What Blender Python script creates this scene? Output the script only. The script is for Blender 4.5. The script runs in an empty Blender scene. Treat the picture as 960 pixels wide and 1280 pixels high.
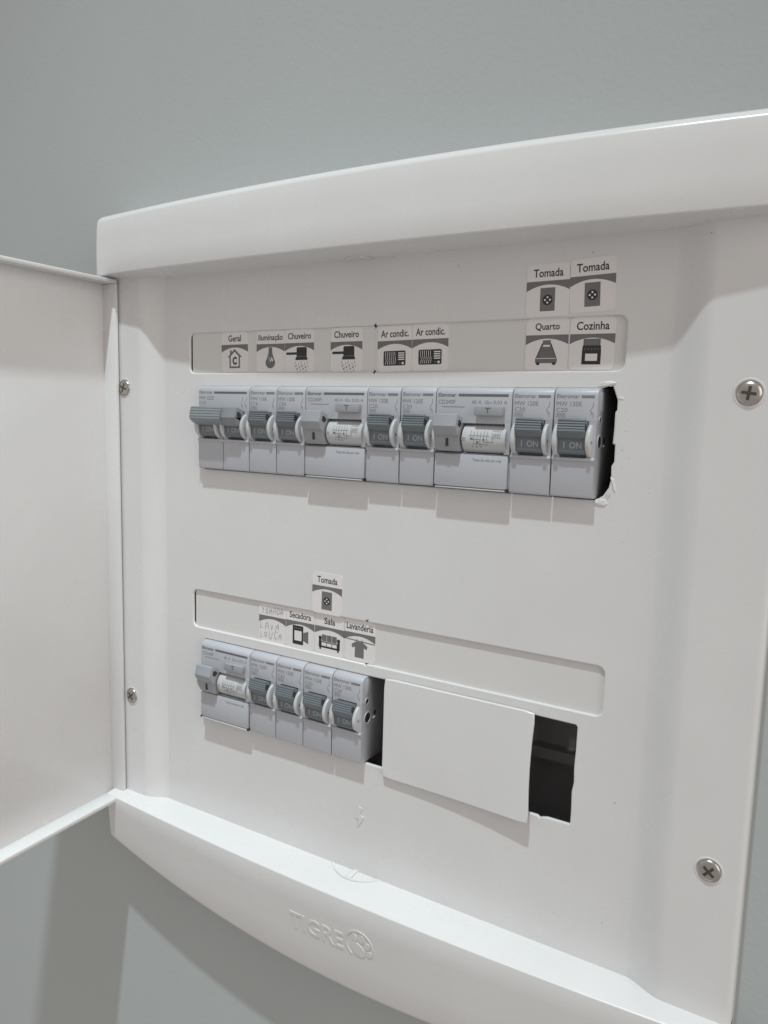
import bpy, bmesh, math, random
from mathutils import Matrix, Vector
random.seed(7)
S = 0.001                       # everything below is written in millimetres
scene = bpy.context.scene
COL = scene.collection

# ------------------------------------------------------------------ camera
cam_d = bpy.data.cameras.new('camera')
cam = bpy.data.objects.new('camera', cam_d)
COL.objects.link(cam)
scene.camera = cam
Rr = ((0.85587304, 0.51651554, 0.02632549),
      (0.08794336, -0.09518564, -0.99156727),
      (-0.50965410, 0.85097085, -0.12689093))
Cc = (0.29658626, -0.30500704, -0.01232608)
M = Matrix.Identity(4)
for i in range(3):
    M[i][0] = Rr[0][i]
    M[i][1] = -Rr[1][i]
    M[i][2] = -Rr[2][i]
    M[i][3] = Cc[i]
cam.matrix_world = M
cam_d.sensor_fit = 'VERTICAL'
cam_d.sensor_height = 32.0
cam_d.lens = 957.42 / 1280.0 * 32.0
cam_d.clip_start = 0.005
cam_d.clip_end = 50.0

# ------------------------------------------------------------------ light
world = bpy.data.worlds.new('World')
scene.world = world
world.use_nodes = True
bg = world.node_tree.nodes['Background']
bg.inputs['Color'].default_value = (1.0, 0.945, 0.90, 1)
bg.inputs['Strength'].default_value = 0.40

# recessed ceiling downlight close to the wall, shining straight down
lamp_d = bpy.data.lights.new('ceiling_downlight', 'SPOT')
lamp_d.energy = 106.0
lamp_d.color = (0.855, 0.97, 1.0)
lamp_d.shadow_soft_size = 0.020
lamp_d.spot_size = math.radians(66)
lamp_d.spot_blend = 1.0
lamp = bpy.data.objects.new('ceiling_downlight', lamp_d)
lamp.location = (0.205, -0.500, 1.300)
lamp.rotation_euler = Vector((-0.15, -0.03, -1.0)).to_track_quat('-Z', 'Y').to_euler()
COL.objects.link(lamp)

# added fill: unseen broad warm light well off to the right, brightens the door
side_d = bpy.data.lights.new('door_fill_light', 'AREA')
side_d.shape = 'RECTANGLE'
side_d.size = 1.4
side_d.size_y = 1.6
side_d.energy = 12.0
side_d.color = (1.0, 0.94, 0.88)
side = bpy.data.objects.new('door_fill_light', side_d)
side.location = (1.9, -0.55, 0.45)
side.rotation_euler = (Vector((-0.05, -0.1, -0.1)) - Vector(side.location)).to_track_quat('-Z', 'Y').to_euler()
COL.objects.link(side)

scene.view_settings.view_transform = 'Standard'
scene.view_settings.look = 'None'
scene.view_settings.exposure = 0.05
scene.view_settings.gamma = 1.0
scene.view_settings.use_curve_mapping = False
scene.render.engine = 'CYCLES'
scene.render.resolution_x = 768
scene.render.resolution_y = 1024

# ------------------------------------------------------------------ materials
MATS = {}


def mat(name, col, rough=0.4, var=0.0, vscale=40.0, bump=0.0, bscale=600.0, metal=0.0, spec=0.5,
        dirt=None, dscale=18.0, rvar=0.0):
    if name in MATS:
        return MATS[name]
    m = bpy.data.materials.new(name)
    m.use_nodes = True
    nt = m.node_tree
    b = nt.nodes['Principled BSDF']
    b.inputs['Base Color'].default_value = (*col, 1)
    b.inputs['Roughness'].default_value = rough
    b.inputs['Metallic'].default_value = metal
    b.inputs['Specular IOR Level'].default_value = spec
    geo = nt.nodes.new('ShaderNodeNewGeometry')
    src = geo.outputs['Position']
    colour = None
    if var > 0:
        n = nt.nodes.new('ShaderNodeTexNoise')
        n.inputs['Scale'].default_value = vscale
        n.inputs['Detail'].default_value = 5
        nt.links.new(src, n.inputs['Vector'])
        r = nt.nodes.new('ShaderNodeValToRGB')
        r.color_ramp.elements[0].position = 0.1
        r.color_ramp.elements[1].position = 0.9
        r.color_ramp.elements[0].color = (*[max(0, c * (1 - var)) for c in col], 1)
        r.color_ramp.elements[1].color = (*[min(1, c * (1 + var)) for c in col], 1)
        nt.links.new(n.outputs['Fac'], r.inputs['Fac'])
        colour = r.outputs['Color']
    if dirt:
        n = nt.nodes.new('ShaderNodeTexNoise')
        n.inputs['Scale'].default_value = dscale
        n.inputs['Detail'].default_value = 9
        n.inputs['Roughness'].default_value = 0.72
        nt.links.new(src, n.inputs['Vector'])
        r = nt.nodes.new('ShaderNodeValToRGB')
        r.color_ramp.elements[0].position = 0.5
        r.color_ramp.elements[1].position = 0.85
        nt.links.new(n.outputs['Fac'], r.inputs['Fac'])
        mx = nt.nodes.new('ShaderNodeMix')
        mx.data_type = 'RGBA'
        nt.links.new(r.outputs['Color'], mx.inputs['Factor'])
        if colour:
            nt.links.new(colour, mx.inputs['A'])
        else:
            mx.inputs['A'].default_value = (*col, 1)
        mx.inputs['B'].default_value = (*dirt, 1)
        colour = mx.outputs['Result']
    if colour:
        nt.links.new(colour, b.inputs['Base Color'])
    if rvar > 0:
        n = nt.nodes.new('ShaderNodeTexNoise')
        n.inputs['Scale'].default_value = 25
        n.inputs['Detail'].default_value = 6
        nt.links.new(src, n.inputs['Vector'])
        mr = nt.nodes.new('ShaderNodeMapRange')
        mr.inputs['To Min'].default_value = rough - rvar
        mr.inputs['To Max'].default_value = rough + rvar
        nt.links.new(n.outputs['Fac'], mr.inputs['Value'])
        nt.links.new(mr.outputs['Result'], b.inputs['Roughness'])
    if bump > 0:
        n = nt.nodes.new('ShaderNodeTexNoise')
        n.inputs['Scale'].default_value = bscale
        n.inputs['Detail'].default_value = 4
        nt.links.new(src, n.inputs['Vector'])
        bp = nt.nodes.new('ShaderNodeBump')
        bp.inputs['Strength'].default_value = bump
        bp.inputs['Distance'].default_value = 0.0006
        nt.links.new(n.outputs['Fac'], bp.inputs['Height'])
        nt.links.new(bp.outputs['Normal'], b.inputs['Normal'])
    MATS[name] = m
    return m


M_WALL = mat('painted_wall', (0.458, 0.492, 0.492), 0.42, var=0.03, vscale=9, bump=0.20, bscale=460, spec=0.5)
M_PLASTIC = mat('white_plastic', (0.718, 0.712, 0.712), 0.27, var=0.035, vscale=26, bump=0.05, bscale=900, rvar=0.05)
M_INSERT = mat('insert_plastic', (0.70, 0.69, 0.683), 0.40, var=0.012, vscale=30, bump=0.03, bscale=300)
M_BURR = mat('torn_plastic', (0.72, 0.71, 0.695), 0.55, var=0.04, vscale=300)
M_BODY = mat('breaker_grey', (0.472, 0.482, 0.520), 0.42, var=0.015, vscale=60, bump=0.05, bscale=900)
M_CHEEK = mat('breaker_light', (0.56, 0.565, 0.575), 0.38, var=0.015, vscale=60)
M_LEVER = mat('lever_dark', (0.150, 0.172, 0.190), 0.42, var=0.03, vscale=90)
M_LEVER2 = mat('lever_mid', (0.335, 0.35, 0.375), 0.42, var=0.02, vscale=90)
M_TIE = mat('lever_tie', (0.235, 0.255, 0.275), 0.42, var=0.02, vscale=90)
M_DRUM = mat('drum_white', (0.55, 0.555, 0.565), 0.40, var=0.012, vscale=60)
M_PRINT = mat('print_grey', (0.14, 0.14, 0.145), 0.6)
M_PRINT2 = mat('print_pale', (0.21, 0.215, 0.23), 0.6)
M_ONTEXT = mat('print_on', (0.36, 0.39, 0.41), 0.6)
M_STICK = mat('sticker_white', (0.79, 0.762, 0.760), 0.42, var=0.01, vscale=80)
M_BAND = mat('sticker_band', (0.175, 0.165, 0.168), 0.5, var=0.03, vscale=150)
M_INK = mat('sticker_ink', (0.028, 0.026, 0.028), 0.5)
M_MID = mat('sticker_mid', (0.15, 0.15, 0.155), 0.5)
M_PEN = mat('pen_violet', (0.33, 0.28, 0.37), 0.6)
M_DARK = mat('box_dark', (0.56, 0.54, 0.54), 0.55, var=0.2, vscale=30)
M_HOLE = mat('hole_dark', (0.035, 0.035, 0.038), 0.6)
M_STEEL = mat('screw_steel', (0.50, 0.47, 0.44), 0.30, metal=1.0, var=0.12, vscale=700)
M_STEELD = mat('screw_recess', (0.10, 0.085, 0.075), 0.5, metal=0.6)
M_WIRE = mat('wire_black', (0.03, 0.03, 0.035), 0.4)
M_SMUDGE = mat('smudge', (0.40, 0.38, 0.36), 0.7)

# ------------------------------------------------------------------ helpers


def link(o):
    COL.objects.link(o)
    return o


def finish(bm, name, material, parent=None, smooth=30, mats=None):
    me = bpy.data.meshes.new(name)
    bmesh.ops.recalc_face_normals(bm, faces=bm.faces)
    bmesh.ops.scale(bm, vec=(S, S, S), verts=bm.verts)
    bm.to_mesh(me)
    bm.free()
    for m in (mats or [material]):
        me.materials.append(m)
    if smooth:
        me.shade_smooth()
        me.set_sharp_from_angle(angle=math.radians(smooth))
    o = bpy.data.objects.new(name, me)
    o.parent = parent
    return link(o)


def pyobj(name, verts, faces, material, parent=None, smooth=0, mats=None, idx=None):
    me = bpy.data.meshes.new(name)
    me.from_pydata([(x * S, y * S, z * S) for x, y, z in verts], [], faces)
    for m in (mats or [material]):
        me.materials.append(m)
    if idx:
        me.polygons.foreach_set('material_index', idx)
    if smooth:
        me.shade_smooth()
        me.set_sharp_from_angle(angle=math.radians(smooth))
    me.update()
    o = bpy.data.objects.new(name, me)
    o.parent = parent
    return link(o)


def empty(name, loc=(0, 0, 0), label=None, cat=None, group=None):
    o = bpy.data.objects.new(name, None)
    o.empty_display_size = 0.01
    o.location = [c * S for c in loc]
    if label:
        o['label'] = label
    if cat:
        o['category'] = cat
    if group:
        o['group'] = group
    return link(o)


def box(bm, x0, x1, y0, y1, z0, z1, bev=0.0, seg=2):
    vs = [bm.verts.new(p) for p in ((x0, y0, z0), (x1, y0, z0), (x1, y1, z0), (x0, y1, z0),
                                    (x0, y0, z1), (x1, y0, z1), (x1, y1, z1), (x0, y1, z1))]
    fs = [bm.faces.new([vs[i] for i in f]) for f in ((0, 1, 2, 3), (7, 6, 5, 4), (0, 4, 5, 1), (1, 5, 6, 2), (2, 6, 7, 3), (3, 7, 4, 0))]
    if bev > 0:
        es = list({e for f in fs for e in f.edges})
        bmesh.ops.bevel(bm, geom=es, offset=bev, segments=seg, profile=0.5, affect='EDGES')


def prism(bm, prof, x0, x1, bev=0.0, axis='x'):
    """polygon of (a, b) extruded along an axis: x -> (y, z); y -> (x, z)"""
    if axis == 'x':
        A = [bm.verts.new((x0, a, b)) for a, b in prof]
        B = [bm.verts.new((x1, a, b)) for a, b in prof]
    else:
        A = [bm.verts.new((a, x0, b)) for a, b in prof]
        B = [bm.verts.new((a, x1, b)) for a, b in prof]
    n = len(prof)
    fa = bm.faces.new(A)
    fb = bm.faces.new(B[::-1])
    for i in range(n):
        j = (i + 1) % n
        bm.faces.new((A[i], B[i], B[j], A[j]))
    if bev > 0:
        bmesh.ops.bevel(bm, geom=list(fa.edges) + list(fb.edges), offset=bev, segments=2, profile=0.5, affect='EDGES')


def arc(cx, cy, r, a0, a1, n):
    return [(cx + r * math.cos(math.radians(a0 + (a1 - a0) * i / n)), cy + r * math.sin(math.radians(a0 + (a1 - a0) * i / n))) for i in range(n + 1)]


def rrect(x0, x1, z0, z1, r, n=5):
    return (arc(x1 - r, z1 - r, r, 0, 90, n) + arc(x0 + r, z1 - r, r, 90, 180, n)
            + arc(x0 + r, z0 + r, r, 180, 270, n) + arc(x1 - r, z0 + r, r, 270, 360, n))


def fill2d(loops, thick=0.0, bev=0.0):
    """planar fill of closed loops (inner loops are holes); returns (verts2d+depth, faces)"""
    cu = bpy.data.curves.new('tmp', 'CURVE')
    cu.dimensions = '2D'
    cu.fill_mode = 'BOTH'
    cu.extrude = thick / 2 - bev
    cu.bevel_depth = bev
    cu.bevel_resolution = 2
    cu.offset = -bev
    for lp in loops:
        sp = cu.splines.new('POLY')
        sp.points.add(len(lp) - 1)
        for p, (x, z) in zip(sp.points, lp):
            p.co = (x, z, 0, 1)
        sp.use_cyclic_u = True
    return curve_mesh(cu)


def curve_mesh(cu):
    ob = bpy.data.objects.new('tmp', cu)
    COL.objects.link(ob)
    dg = bpy.context.evaluated_depsgraph_get()
    dg.update()
    me = bpy.data.meshes.new_from_object(ob.evaluated_get(dg))
    v = [tuple(q.co) for q in me.vertices]
    f = [tuple(p.vertices) for p in me.polygons]
    bpy.data.objects.remove(ob)
    bpy.data.curves.remove(cu)
    bpy.data.meshes.remove(me)
    return v, f


TXT = {}


def text2d(s, shear=0.0, bold=0.0):
    k = (s, shear, bold)
    if k not in TXT:
        cu = bpy.data.curves.new('tmp', 'FONT')
        cu.body = s
        cu.size = 1.0
        cu.resolution_u = 3
        cu.shear = shear
        cu.offset = bold
        TXT[k] = curve_mesh(cu)
    return TXT[k]


class Flat:
    """flat print: polygons in a plane facing the viewer (x right, z up), several inks"""

    def __init__(self):
        self.v, self.f, self.i, self.mats = [], [], [], []

    def mi(self, m):
        if m not in self.mats:
            self.mats.append(m)
        return self.mats.index(m)

    def raw(self, v2, faces, m, lift):
        b = len(self.v)
        self.v += [(x, -lift, z) for x, z in v2]
        k = self.mi(m)
        for f in faces:
            self.f.append(tuple(b + q for q in f))
            self.i.append(k)

    def poly(self, pts, m, lift=0.03):
        self.raw(pts, [tuple(range(len(pts)))], m, lift)

    def rect(self, x0, x1, z0, z1, m, lift=0.03):
        self.poly([(x0, z0), (x1, z0), (x1, z1), (x0, z1)], m, lift)

    def region(self, loops, m, lift=0.03):
        v, f = fill2d(loops)
        self.raw([(a, b) for a, b, c in v], f, m, lift)

    def text(self, s, x0, x1, z0, z1, m, lift=0.03, bold=0.0, shear=0.0):
        v, f = text2d(s, shear, bold)
        ax, bx = min(p[0] for p in v), max(p[0] for p in v)
        az, bz = min(p[1] for p in v), max(p[1] for p in v)
        self.raw([(x0 + (p[0] - ax) / (bx - ax) * (x1 - x0), z0 + (p[1] - az) / (bz - az) * (z1 - z0)) for p in v], f, m, lift)

    def line(self, pts, w, m, lift=0.03, step=0.0):
        if step:
            q = [pts[0]]
            for (x0, z0), (x1, z1) in zip(pts, pts[1:]):
                n = max(1, int(math.hypot(x1 - x0, z1 - z0) / step))
                q += [(x0 + (x1 - x0) * i / n, z0 + (z1 - z0) * i / n) for i in range(1, n + 1)]
            pts = q
        for (x0, z0), (x1, z1) in zip(pts, pts[1:]):
            d = math.hypot(x1 - x0, z1 - z0) or 1
            nx, nz = -(z1 - z0) / d * w / 2, (x1 - x0) / d * w / 2
            ex, ez = (x1 - x0) / d * w / 3, (z1 - z0) / d * w / 3
            self.poly([(x0 - ex + nx, z0 - ez + nz), (x0 - ex - nx, z0 - ez - nz), (x1 + ex - nx, z1 + ez - nz), (x1 + ex + nx, z1 + ez + nz)], m, lift)

    def build(self, name, parent=None, warp=None):
        v = [warp(p) for p in self.v] if warp else self.v
        return pyobj(name, v, self.f, None, parent, 0, self.mats, self.i)


# ------------------------------------------------------------------ wall
WY = 5.0
BX0, BX1, BZ0, BZ1 = -48.0, 262.0, -236.0, 52.0      # the opening that the box sits in
v, f = fill2d([[(-1600, -1500), (1800, -1500), (1800, 1500), (-1600, 1500)],
               [(BX0, BZ0), (BX1, BZ0), (BX1, BZ1), (BX0, BZ1)]])
wall = pyobj('wall', [(a, WY, b) for a, b, c in v], f, M_WALL)
wall['kind'] = 'structure'

# ------------------------------------------------------------------ the panel
panel = empty('distribution_panel', (105.5, 6, -290), 'white plastic electrical distribution panel with open door on grey wall', 'panel')
PO = Vector((105.5, 6, -290))


def own(o):
    """child of the panel, geometry written in world millimetres"""
    o.parent = panel
    o.matrix_parent_inverse = Matrix.Translation(-PO * S)
    return o


CX, HW = 105.5, 172.5


def bow(x):
    u = (x - CX) / HW
    return 1 - u * u


# faceplate with its real openings
jag = [(216.2, 1.2), (217.0, -0.6), (218.5, -4.6), (218.6, -8.4), (217.9, -9.2), (217.9, -15), (217.6, -21.6), (218.6, -22.0), (218.7, -28.6), (217.7, -30.4), (217.9, -35.6),
       (217.2, -39.0), (215.2, -42.3), (213.8, -43.2), (214.0, -44.4)]
hole_top = [(-0.5, -44.3), (-0.5, -0.2), (60, -0.25), (150, -0.25), (211.6, -0.2)] + jag + [(190, -44.3), (100, -44.2)]
hole_bot = [(0.6, -183.4), (0.6, -138.75), (60, -138.7), (130, -138.75), (192, -138.9), (209.9, -139.0), (210.6, -139.8), (210.5, -150), (210.2, -158), (210.5, -164), (209.8, -168.5),
            (210.0, -176), (210.0, -182.0), (209.6, -183.2), (200, -183.2), (197.2, -183.9), (196.6, -184.3), (195.6, -183.5), (150, -183.4), (115, -183.3)]


def slot_loop(x0, x1, z0, z1, sx):
    r = rrect(x0, x1, z0, z1, 3.2, 6)
    n = 7
    # little clip notches half way along
    top = [(sx + 0.7, z1), (sx + 1.0, z1 + 0.9), (sx + 0.2, z1 + 0.8), (sx - 0.7, z1)]
    bot = [(sx - 0.8, z0), (sx - 0.1, z0 - 0.7), (sx + 0.6, z0 - 0.5), (sx + 0.7, z0)]
    return r[:n] + top + r[n:3 * n] + bot + r[3 * n:]


SL = [(-10.6, 220.4, 6.7, 27.9, 106.0), (-9.0, 220.4, -133.2, -112.0, 105.5)]
PX0, PX1 = -28.0, 236.0
v, f = fill2d([[(PX0 - 6, -249), (PX1 + 6, -249), (PX1 + 6, 66), (PX0 - 6, 66)], hole_top, hole_bot] + [slot_loop(*s) for s in SL], 1.8, 0.55)
face = own(pyobj('faceplate', [(a, 0.9 - c, b) for a, b, c in v], f, M_PLASTIC, smooth=40))

for (x0, x1, z0, z1, sx) in SL:
    for k, (a, b) in enumerate(((x0 + 0.9, sx - 0.03), (sx + 0.03, x1 + 0.3))):
        bm = bmesh.new()
        prism(bm, rrect(a, b, z0 - 0.25, z1 + 0.25, 2.4 if k else 2.0, 4), 1.35, 2.6, axis='y')
        own(finish(bm, 'label_strip', M_INSERT))


# side rails with the curved step up from the faceplate
def rail(sign):
    prof = []
    for i in range(17):
        t = i / 16
        s = t * t * (3 - 2 * t)
        prof.append((PX1 + 16.5 * t, 0.10 - 5.7 * s))
    prof += [(262, -5.6), (275.6, -5.6)] + [(276.2 + 1.8 * math.sin(a), -3.8 - 1.8 * math.cos(a)) for a in (0, .4, .8, 1.2, 1.57)] + [(278, 1), (278, WY + 0.4)]
    if sign < 0:
        prof = [(PX0 - (x - PX1), y) for x, y in prof]
        prof = [(max(x, -67.0), y) for x, y in prof]
    zs = [66, 58, 0, -120, -236, -249]
    verts = [(x, y, z) for z in zs for x, y in prof]
    n = len(prof)
    faces = []
    for j in range(len(zs) - 1):
        for i in range(n - 1):
            q = (j * n + i, j * n + i + 1, (j + 1) * n + i + 1, (j + 1) * n + i)
            faces.append(q if sign > 0 else q[::-1])
    return own(pyobj('side_rail', verts, faces, M_PLASTIC, smooth=40))


rail(1)
rail(-1)


# top and bottom bars: bowed outward, lofted along x
def bar(name, prof_fn, n_x=44, r=3.0):
    x0, x1 = CX - HW, CX + HW
    xs = [x0 + 0.0, x0 + 0.4, x0 + 1.1, x0 + 2.0, x0 + 3.2] + [x0 + 3.2 + (x1 - x0 - 6.4) * i / n_x for i in range(1, n_x)] + [x1 - 3.2, x1 - 2, x1 - 1.1, x1 - 0.4, x1]
    verts, faces = [], []
    n = None
    for x in xs:
        d = min(x - x0, x1 - x)
        sink = 0.0 if d >= 1.5 else 1.5 - math.sqrt(max(0, 1.5 ** 2 - (1.5 - d) ** 2))
        pr = prof_fn(x, sink)
        n = len(pr)
        verts += [(x, y, z) for y, z in pr]
    for j in range(len(xs) - 1):
        for i in range(n - 1):
            faces.append((j * n + i, j * n + i + 1, (j + 1) * n + i + 1, (j + 1) * n + i))
    faces.append(tuple(range(n))[::-1])
    faces.append(tuple((len(xs) - 1) * n + i for i in range(n)))
    o = own(pyobj(name, verts, faces, M_PLASTIC, smooth=38))
    return o


def top_prof(x, sink):
    yf = -14.7 - 6.6 * bow(x) + sink
    zt = 91.2 + 1.6 * bow(x) - 1.2 * sink
    p = [(1.0, 57.9), (yf + 1.0, 59.1)]
    p += [(yf + 0.7 * (1 - math.sin(a)), 59.8 - 0.7 * math.cos(a)) for a in (0.4, 0.9, 1.57)]
    p += [(yf - 0.1, 70), (yf + 0.2, 80), (yf + 0.8, zt - 4.0), (yf + 1.0, zt - 3.2), (yf + 1.5, zt - 2.4), (yf + 3.2, zt - 0.9), (yf + 4.3, zt - 0.2)]
    p += [(yf + 8, zt + 0.1), (WY + 0.4, zt + 1.2)]
    return p


def bot_prof(x, sink):
    yf = -14.7 - 6.6 * bow(x) + sink
    zb = -271.6 - 22.4 * bow(x)
    p = [(1.0, -241.9), (-6, -242.2), (yf + 0.7, -243.0)]
    p += [(yf + 0.5 * (1 - math.sin(a)), -243.6 + 0.5 * math.cos(a)) for a in (0.5, 1.0, 1.57)]
    h = -243.6 - zb
    k = 0.35 + 0.65 * bow(x)
    p += [(yf + 1.0 * k, -243.6 - h * 0.25), (yf + 3.4 * k, -243.6 - h * 0.65), (yf + 5.2 * k, zb + 2.4)]
    p += [(yf + 5.4 * k + 2.2 * (1 - math.cos(a)), zb + 2.2 - 2.2 * math.sin(a)) for a in (0.3, 0.7, 1.1, 1.5)]
    p += [(yf + 5.4 * k + 4, zb - 0.2), (WY + 0.4, zb - 0.6)]
    return p[::-1]


bar('top_bar', top_prof)
bar('bottom_bar', bot_prof)


def bot_front(x, z):
    p = bot_prof(x, 0)[::-1]
    pts = p[5:10]
    for (y0, z0), (y1, z1) in zip(pts, pts[1:]):
        if z1 <= z <= z0:
            return y0 + (y1 - y0) * (z0 - z) / (z0 - z1)
    return pts[-1][0]


# the box behind, the rail the breakers clip on, and a few cables in the dark
bm = bmesh.new()
for q in (((BX0, 2.6), (BX0, 62)), ((BX0, 62), (BX1, 62)), ((BX1, 62), (BX1, 2.6))):
    (ax, ay), (bx_, by) = q
    bm.faces.new([bm.verts.new(p) for p in ((ax, ay, BZ0), (bx_, by, BZ0), (bx_, by, BZ1), (ax, ay, BZ1))])
for z in (BZ0, BZ1):
    bm.faces.new([bm.verts.new(p) for p in ((BX0, 2.6, z), (BX1, 2.6, z), (BX1, 62, z), (BX0, 62, z))])
own(finish(bm, 'back_box', M_DARK, smooth=0))
for zc in (-21.8, -161):
    bm = bmesh.new()
    prism(bm, [(45, zc - 17.5), (45, zc - 12), (52, zc - 12), (52, zc + 12), (45, zc + 12), (45, zc + 17.5), (46, zc + 17.5), (46, zc + 13), (53, zc + 13), (53, zc - 13), (46, zc - 13), (46, zc - 17.5)], -20, 232)
    own(finish(bm, 'mounting_rail', M_DARK, smooth=0))


def tube(pts, r, name, m, seg=10):
    cu = bpy.data.curves.new('tmp', 'CURVE')
    cu.dimensions = '3D'
    cu.bevel_depth = r
    cu.bevel_resolution = 3
    cu.resolution_u = 8
    sp = cu.splines.new('NURBS')
    sp.points.add(len(pts) - 1)
    for p, c in zip(sp.points, pts):
        p.co = (*c, 1)
    sp.use_endpoint_u = True
    sp.order_u = 3
    vv, ff = curve_mesh(cu)
    return pyobj(name, vv, ff, m, smooth=60)


own(tube([(109, 30, -190), (110, 20, -182), (112, 12, -176), (116, 16, -172), (122, 30, -178)], 1.5, 'cable', M_WIRE))
own(tube([(110, 34, -196), (113, 22, -184), (117, 14, -180), (122, 24, -176), (126, 40, -190)], 1.5, 'cable', M_WIRE))
own(tube([(205, 40, -120), (203, 34, -140), (207, 38, -165), (204, 42, -200)], 1.8, 'cable', M_WIRE))

# screws
for (x, z, a) in ((-55.6, -1.5, 20), (265.6, -1.7, 8), (-53.6, -182.0, 50), (265.8, -181.6, 42)):
    loc = Vector((x, -5.6, z))
    bm = bmesh.new()
    # domed head
    rings = [(4.35, 0.25), (4.3, -0.25), (3.9, -0.75), (3.0, -1.15), (1.8, -1.35), (0.01, -1.42)]
    N = 28
    prev = None
    for r_, y in rings:
        cur = [bm.verts.new((r_ * math.cos(2 * math.pi * i / N), y, r_ * math.sin(2 * math.pi * i / N))) for i in range(N)]
        if prev:
            for i in range(N):
                bm.faces.new((prev[i], prev[(i + 1) % N], cur[(i + 1) % N], cur[i]))
        prev = cur
    sc = finish(bm, 'screw', M_STEEL, smooth=50)
    sc.location = loc * S
    sc.rotation_euler = (0, math.radians(a), 0)
    own(sc)
    # cross recess, a shallow cup with the four flutes
    bm = bmesh.new()
    w, L = 0.55, 2.5
    cross = [(w, L), (-w, L), (-w, w), (-L, w), (-L, -w), (-w, -w), (-w, -L), (w, -L), (w, -w), (L, -w), (L, w), (w, w)]
    top = [bm.verts.new((a_, -1.30 + 0.10 * (a_ * a_ + b_ * b_) / 6 - 0.16, b_)) for a_, b_ in cross]
    cen = bm.verts.new((0, -1.50, 0))
    for i in range(12):
        bm.faces.new((top[i], top[(i + 1) % 12], cen))
    cr = finish(bm, 'cross_recess', M_STEELD, sc, smooth=0)
    # countersunk plastic ring
    bm = bmesh.new()
    prev = None
    for r_, y in ((4.4, 0.3), (4.55, -0.15), (4.95, -0.32), (5.5, -0.02)):
        cur = [bm.verts.new((r_ * math.cos(2 * math.pi * i / N), y, r_ * math.sin(2 * math.pi * i / N))) for i in range(N)]
        if prev:
            for i in range(N):
                bm.faces.new((prev[i], prev[(i + 1) % N], cur[(i + 1) % N], cur[i]))
        prev = cur
    rg = finish(bm, 'screw_seat', M_PLASTIC, smooth=60)
    rg.location = loc * S
    own(rg)

# door: a shallow tray with a turned-in rim, hung on the left rail and swung wide open
door = bpy.data.objects.new('door', None)
door.empty_display_size = 0.01
link(door)
door.location = Vector((-58.6, -6.6, 0)) * S
door.rotation_euler = (0, 0, math.radians(3.0))
own(door)
DT, DB, DW, RD = 57.7, -246.2, 338.0, 10.0
bm = bmesh.new()
box(bm, -RD - 1.8, -RD, -DW, 0, DB, DT, 0.5)
sheet = finish(bm, 'door_sheet', M_PLASTIC, door)
bm = bmesh.new()
box(bm, -RD - 0.2, 0, -DW + 1.0, -0.5, DT - 2.2, DT, 0.5)
finish(bm, 'door_rim', M_PLASTIC, door)
bm = bmesh.new()
box(bm, -RD - 0.2, 0, -DW + 1.0, -0.5, DB, DB + 2.4, 0.5)
finish(bm, 'door_rim', M_PLASTIC, door)
bm = bmesh.new()
box(bm, -RD - 0.2, -0.3, -2.0, 0.0, DB + 2.4, DT - 2.2, 0.4)
finish(bm, 'door_rim', M_PLASTIC, door)
bm = bmesh.new()
box(bm, -RD - 0.2, -0.3, -DW, -DW + 2.0, DB + 2.4, DT - 2.2, 0.4)
finish(bm, 'door_rim', M_PLASTIC, door)

# moulded marks: maker's lettering and paw emblem on the lower bar
v, f = text2d('TIGRE', 0.0, 0.012)
ax, bx_ = min(p[0] for p in v), max(p[0] for p in v)
az, bz = min(p[1] for p in v), max(p[1] for p in v)


def emboss(name, loops2d=None, tri=None, h=0.45):
    """raised shape on the bowed bar front: follows its surface, with real sides"""
    if tri is None:
        vv, ff = fill2d(loops2d)
        vv = [(a, b) for a, b, c in vv]
    else:
        vv, ff = tri
    n = len(vv)
    from collections import Counter
    ec = Counter()
    for fc in ff:
        for i in range(len(fc)):
            a, b = fc[i], fc[(i + 1) % len(fc)]
            ec[(min(a, b), max(a, b))] += 1
    V = [(x, bot_front(x, z) - h, z) for x, z in vv] + [(x, bot_front(x, z) + 0.3, z) for x, z in vv]
    F = list(ff) + [(a, b, b + n, a + n) for (a, b), c in ec.items() if c == 1]
    return own(pyobj(name, V, F, M_PLASTIC))


# weld duplicate text verts so that the outline can be found
def weld(v, f):
    key, out, mp = {}, [], []
    for p in v:
        k = (round(p[0], 5), round(p[1], 5))
        if k not in key:
            key[k] = len(out)
            out.append((p[0], p[1]))
        mp.append(key[k])
    ff = [tuple(mp[i] for i in fc) for fc in f]
    return out, [fc for fc in ff if len(set(fc)) == len(fc)]


tv, tf = weld(v, f)
tv = [(75.8 + (p[0] - ax) / (bx_ - ax) * 33.0, -271.2 + (p[1] - az) / (bz - az) * 9.2 + (p[0] - ax) / (bx_ - ax) * 0.4) for p in tv]
emboss('moulded_lettering', tri=(tv, tf), h=0.26)
ring = arc(118, -264.6, 8.0, -20, 235, 40) + arc(118, -264.6, 7.2, 235, -20, 40)
emboss('moulded_emblem', [ring], h=0.28)


def ell(cx, cz, a, b, rot=0, n=18):
    cr, sr = math.cos(math.radians(rot)), math.sin(math.radians(rot))
    return [(cx + a * math.cos(t) * cr - b * math.sin(t) * sr, cz + a * math.cos(t) * sr + b * math.sin(t) * cr) for t in [2 * math.pi * i / n for i in range(n)]]


for e in (ell(115.4, -260.9, 1.6, 2.1, 15), ell(119.4, -260.6, 1.6, 2.1, -10), ell(122.7, -263.4, 1.5, 2.0, -45), ell(123.6, -267.4, 1.4, 1.9, -75), ell(117.3, -267.2, 4.2, 3.1, -35)):
    emboss('moulded_emblem', [e], h=0.3)
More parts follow.
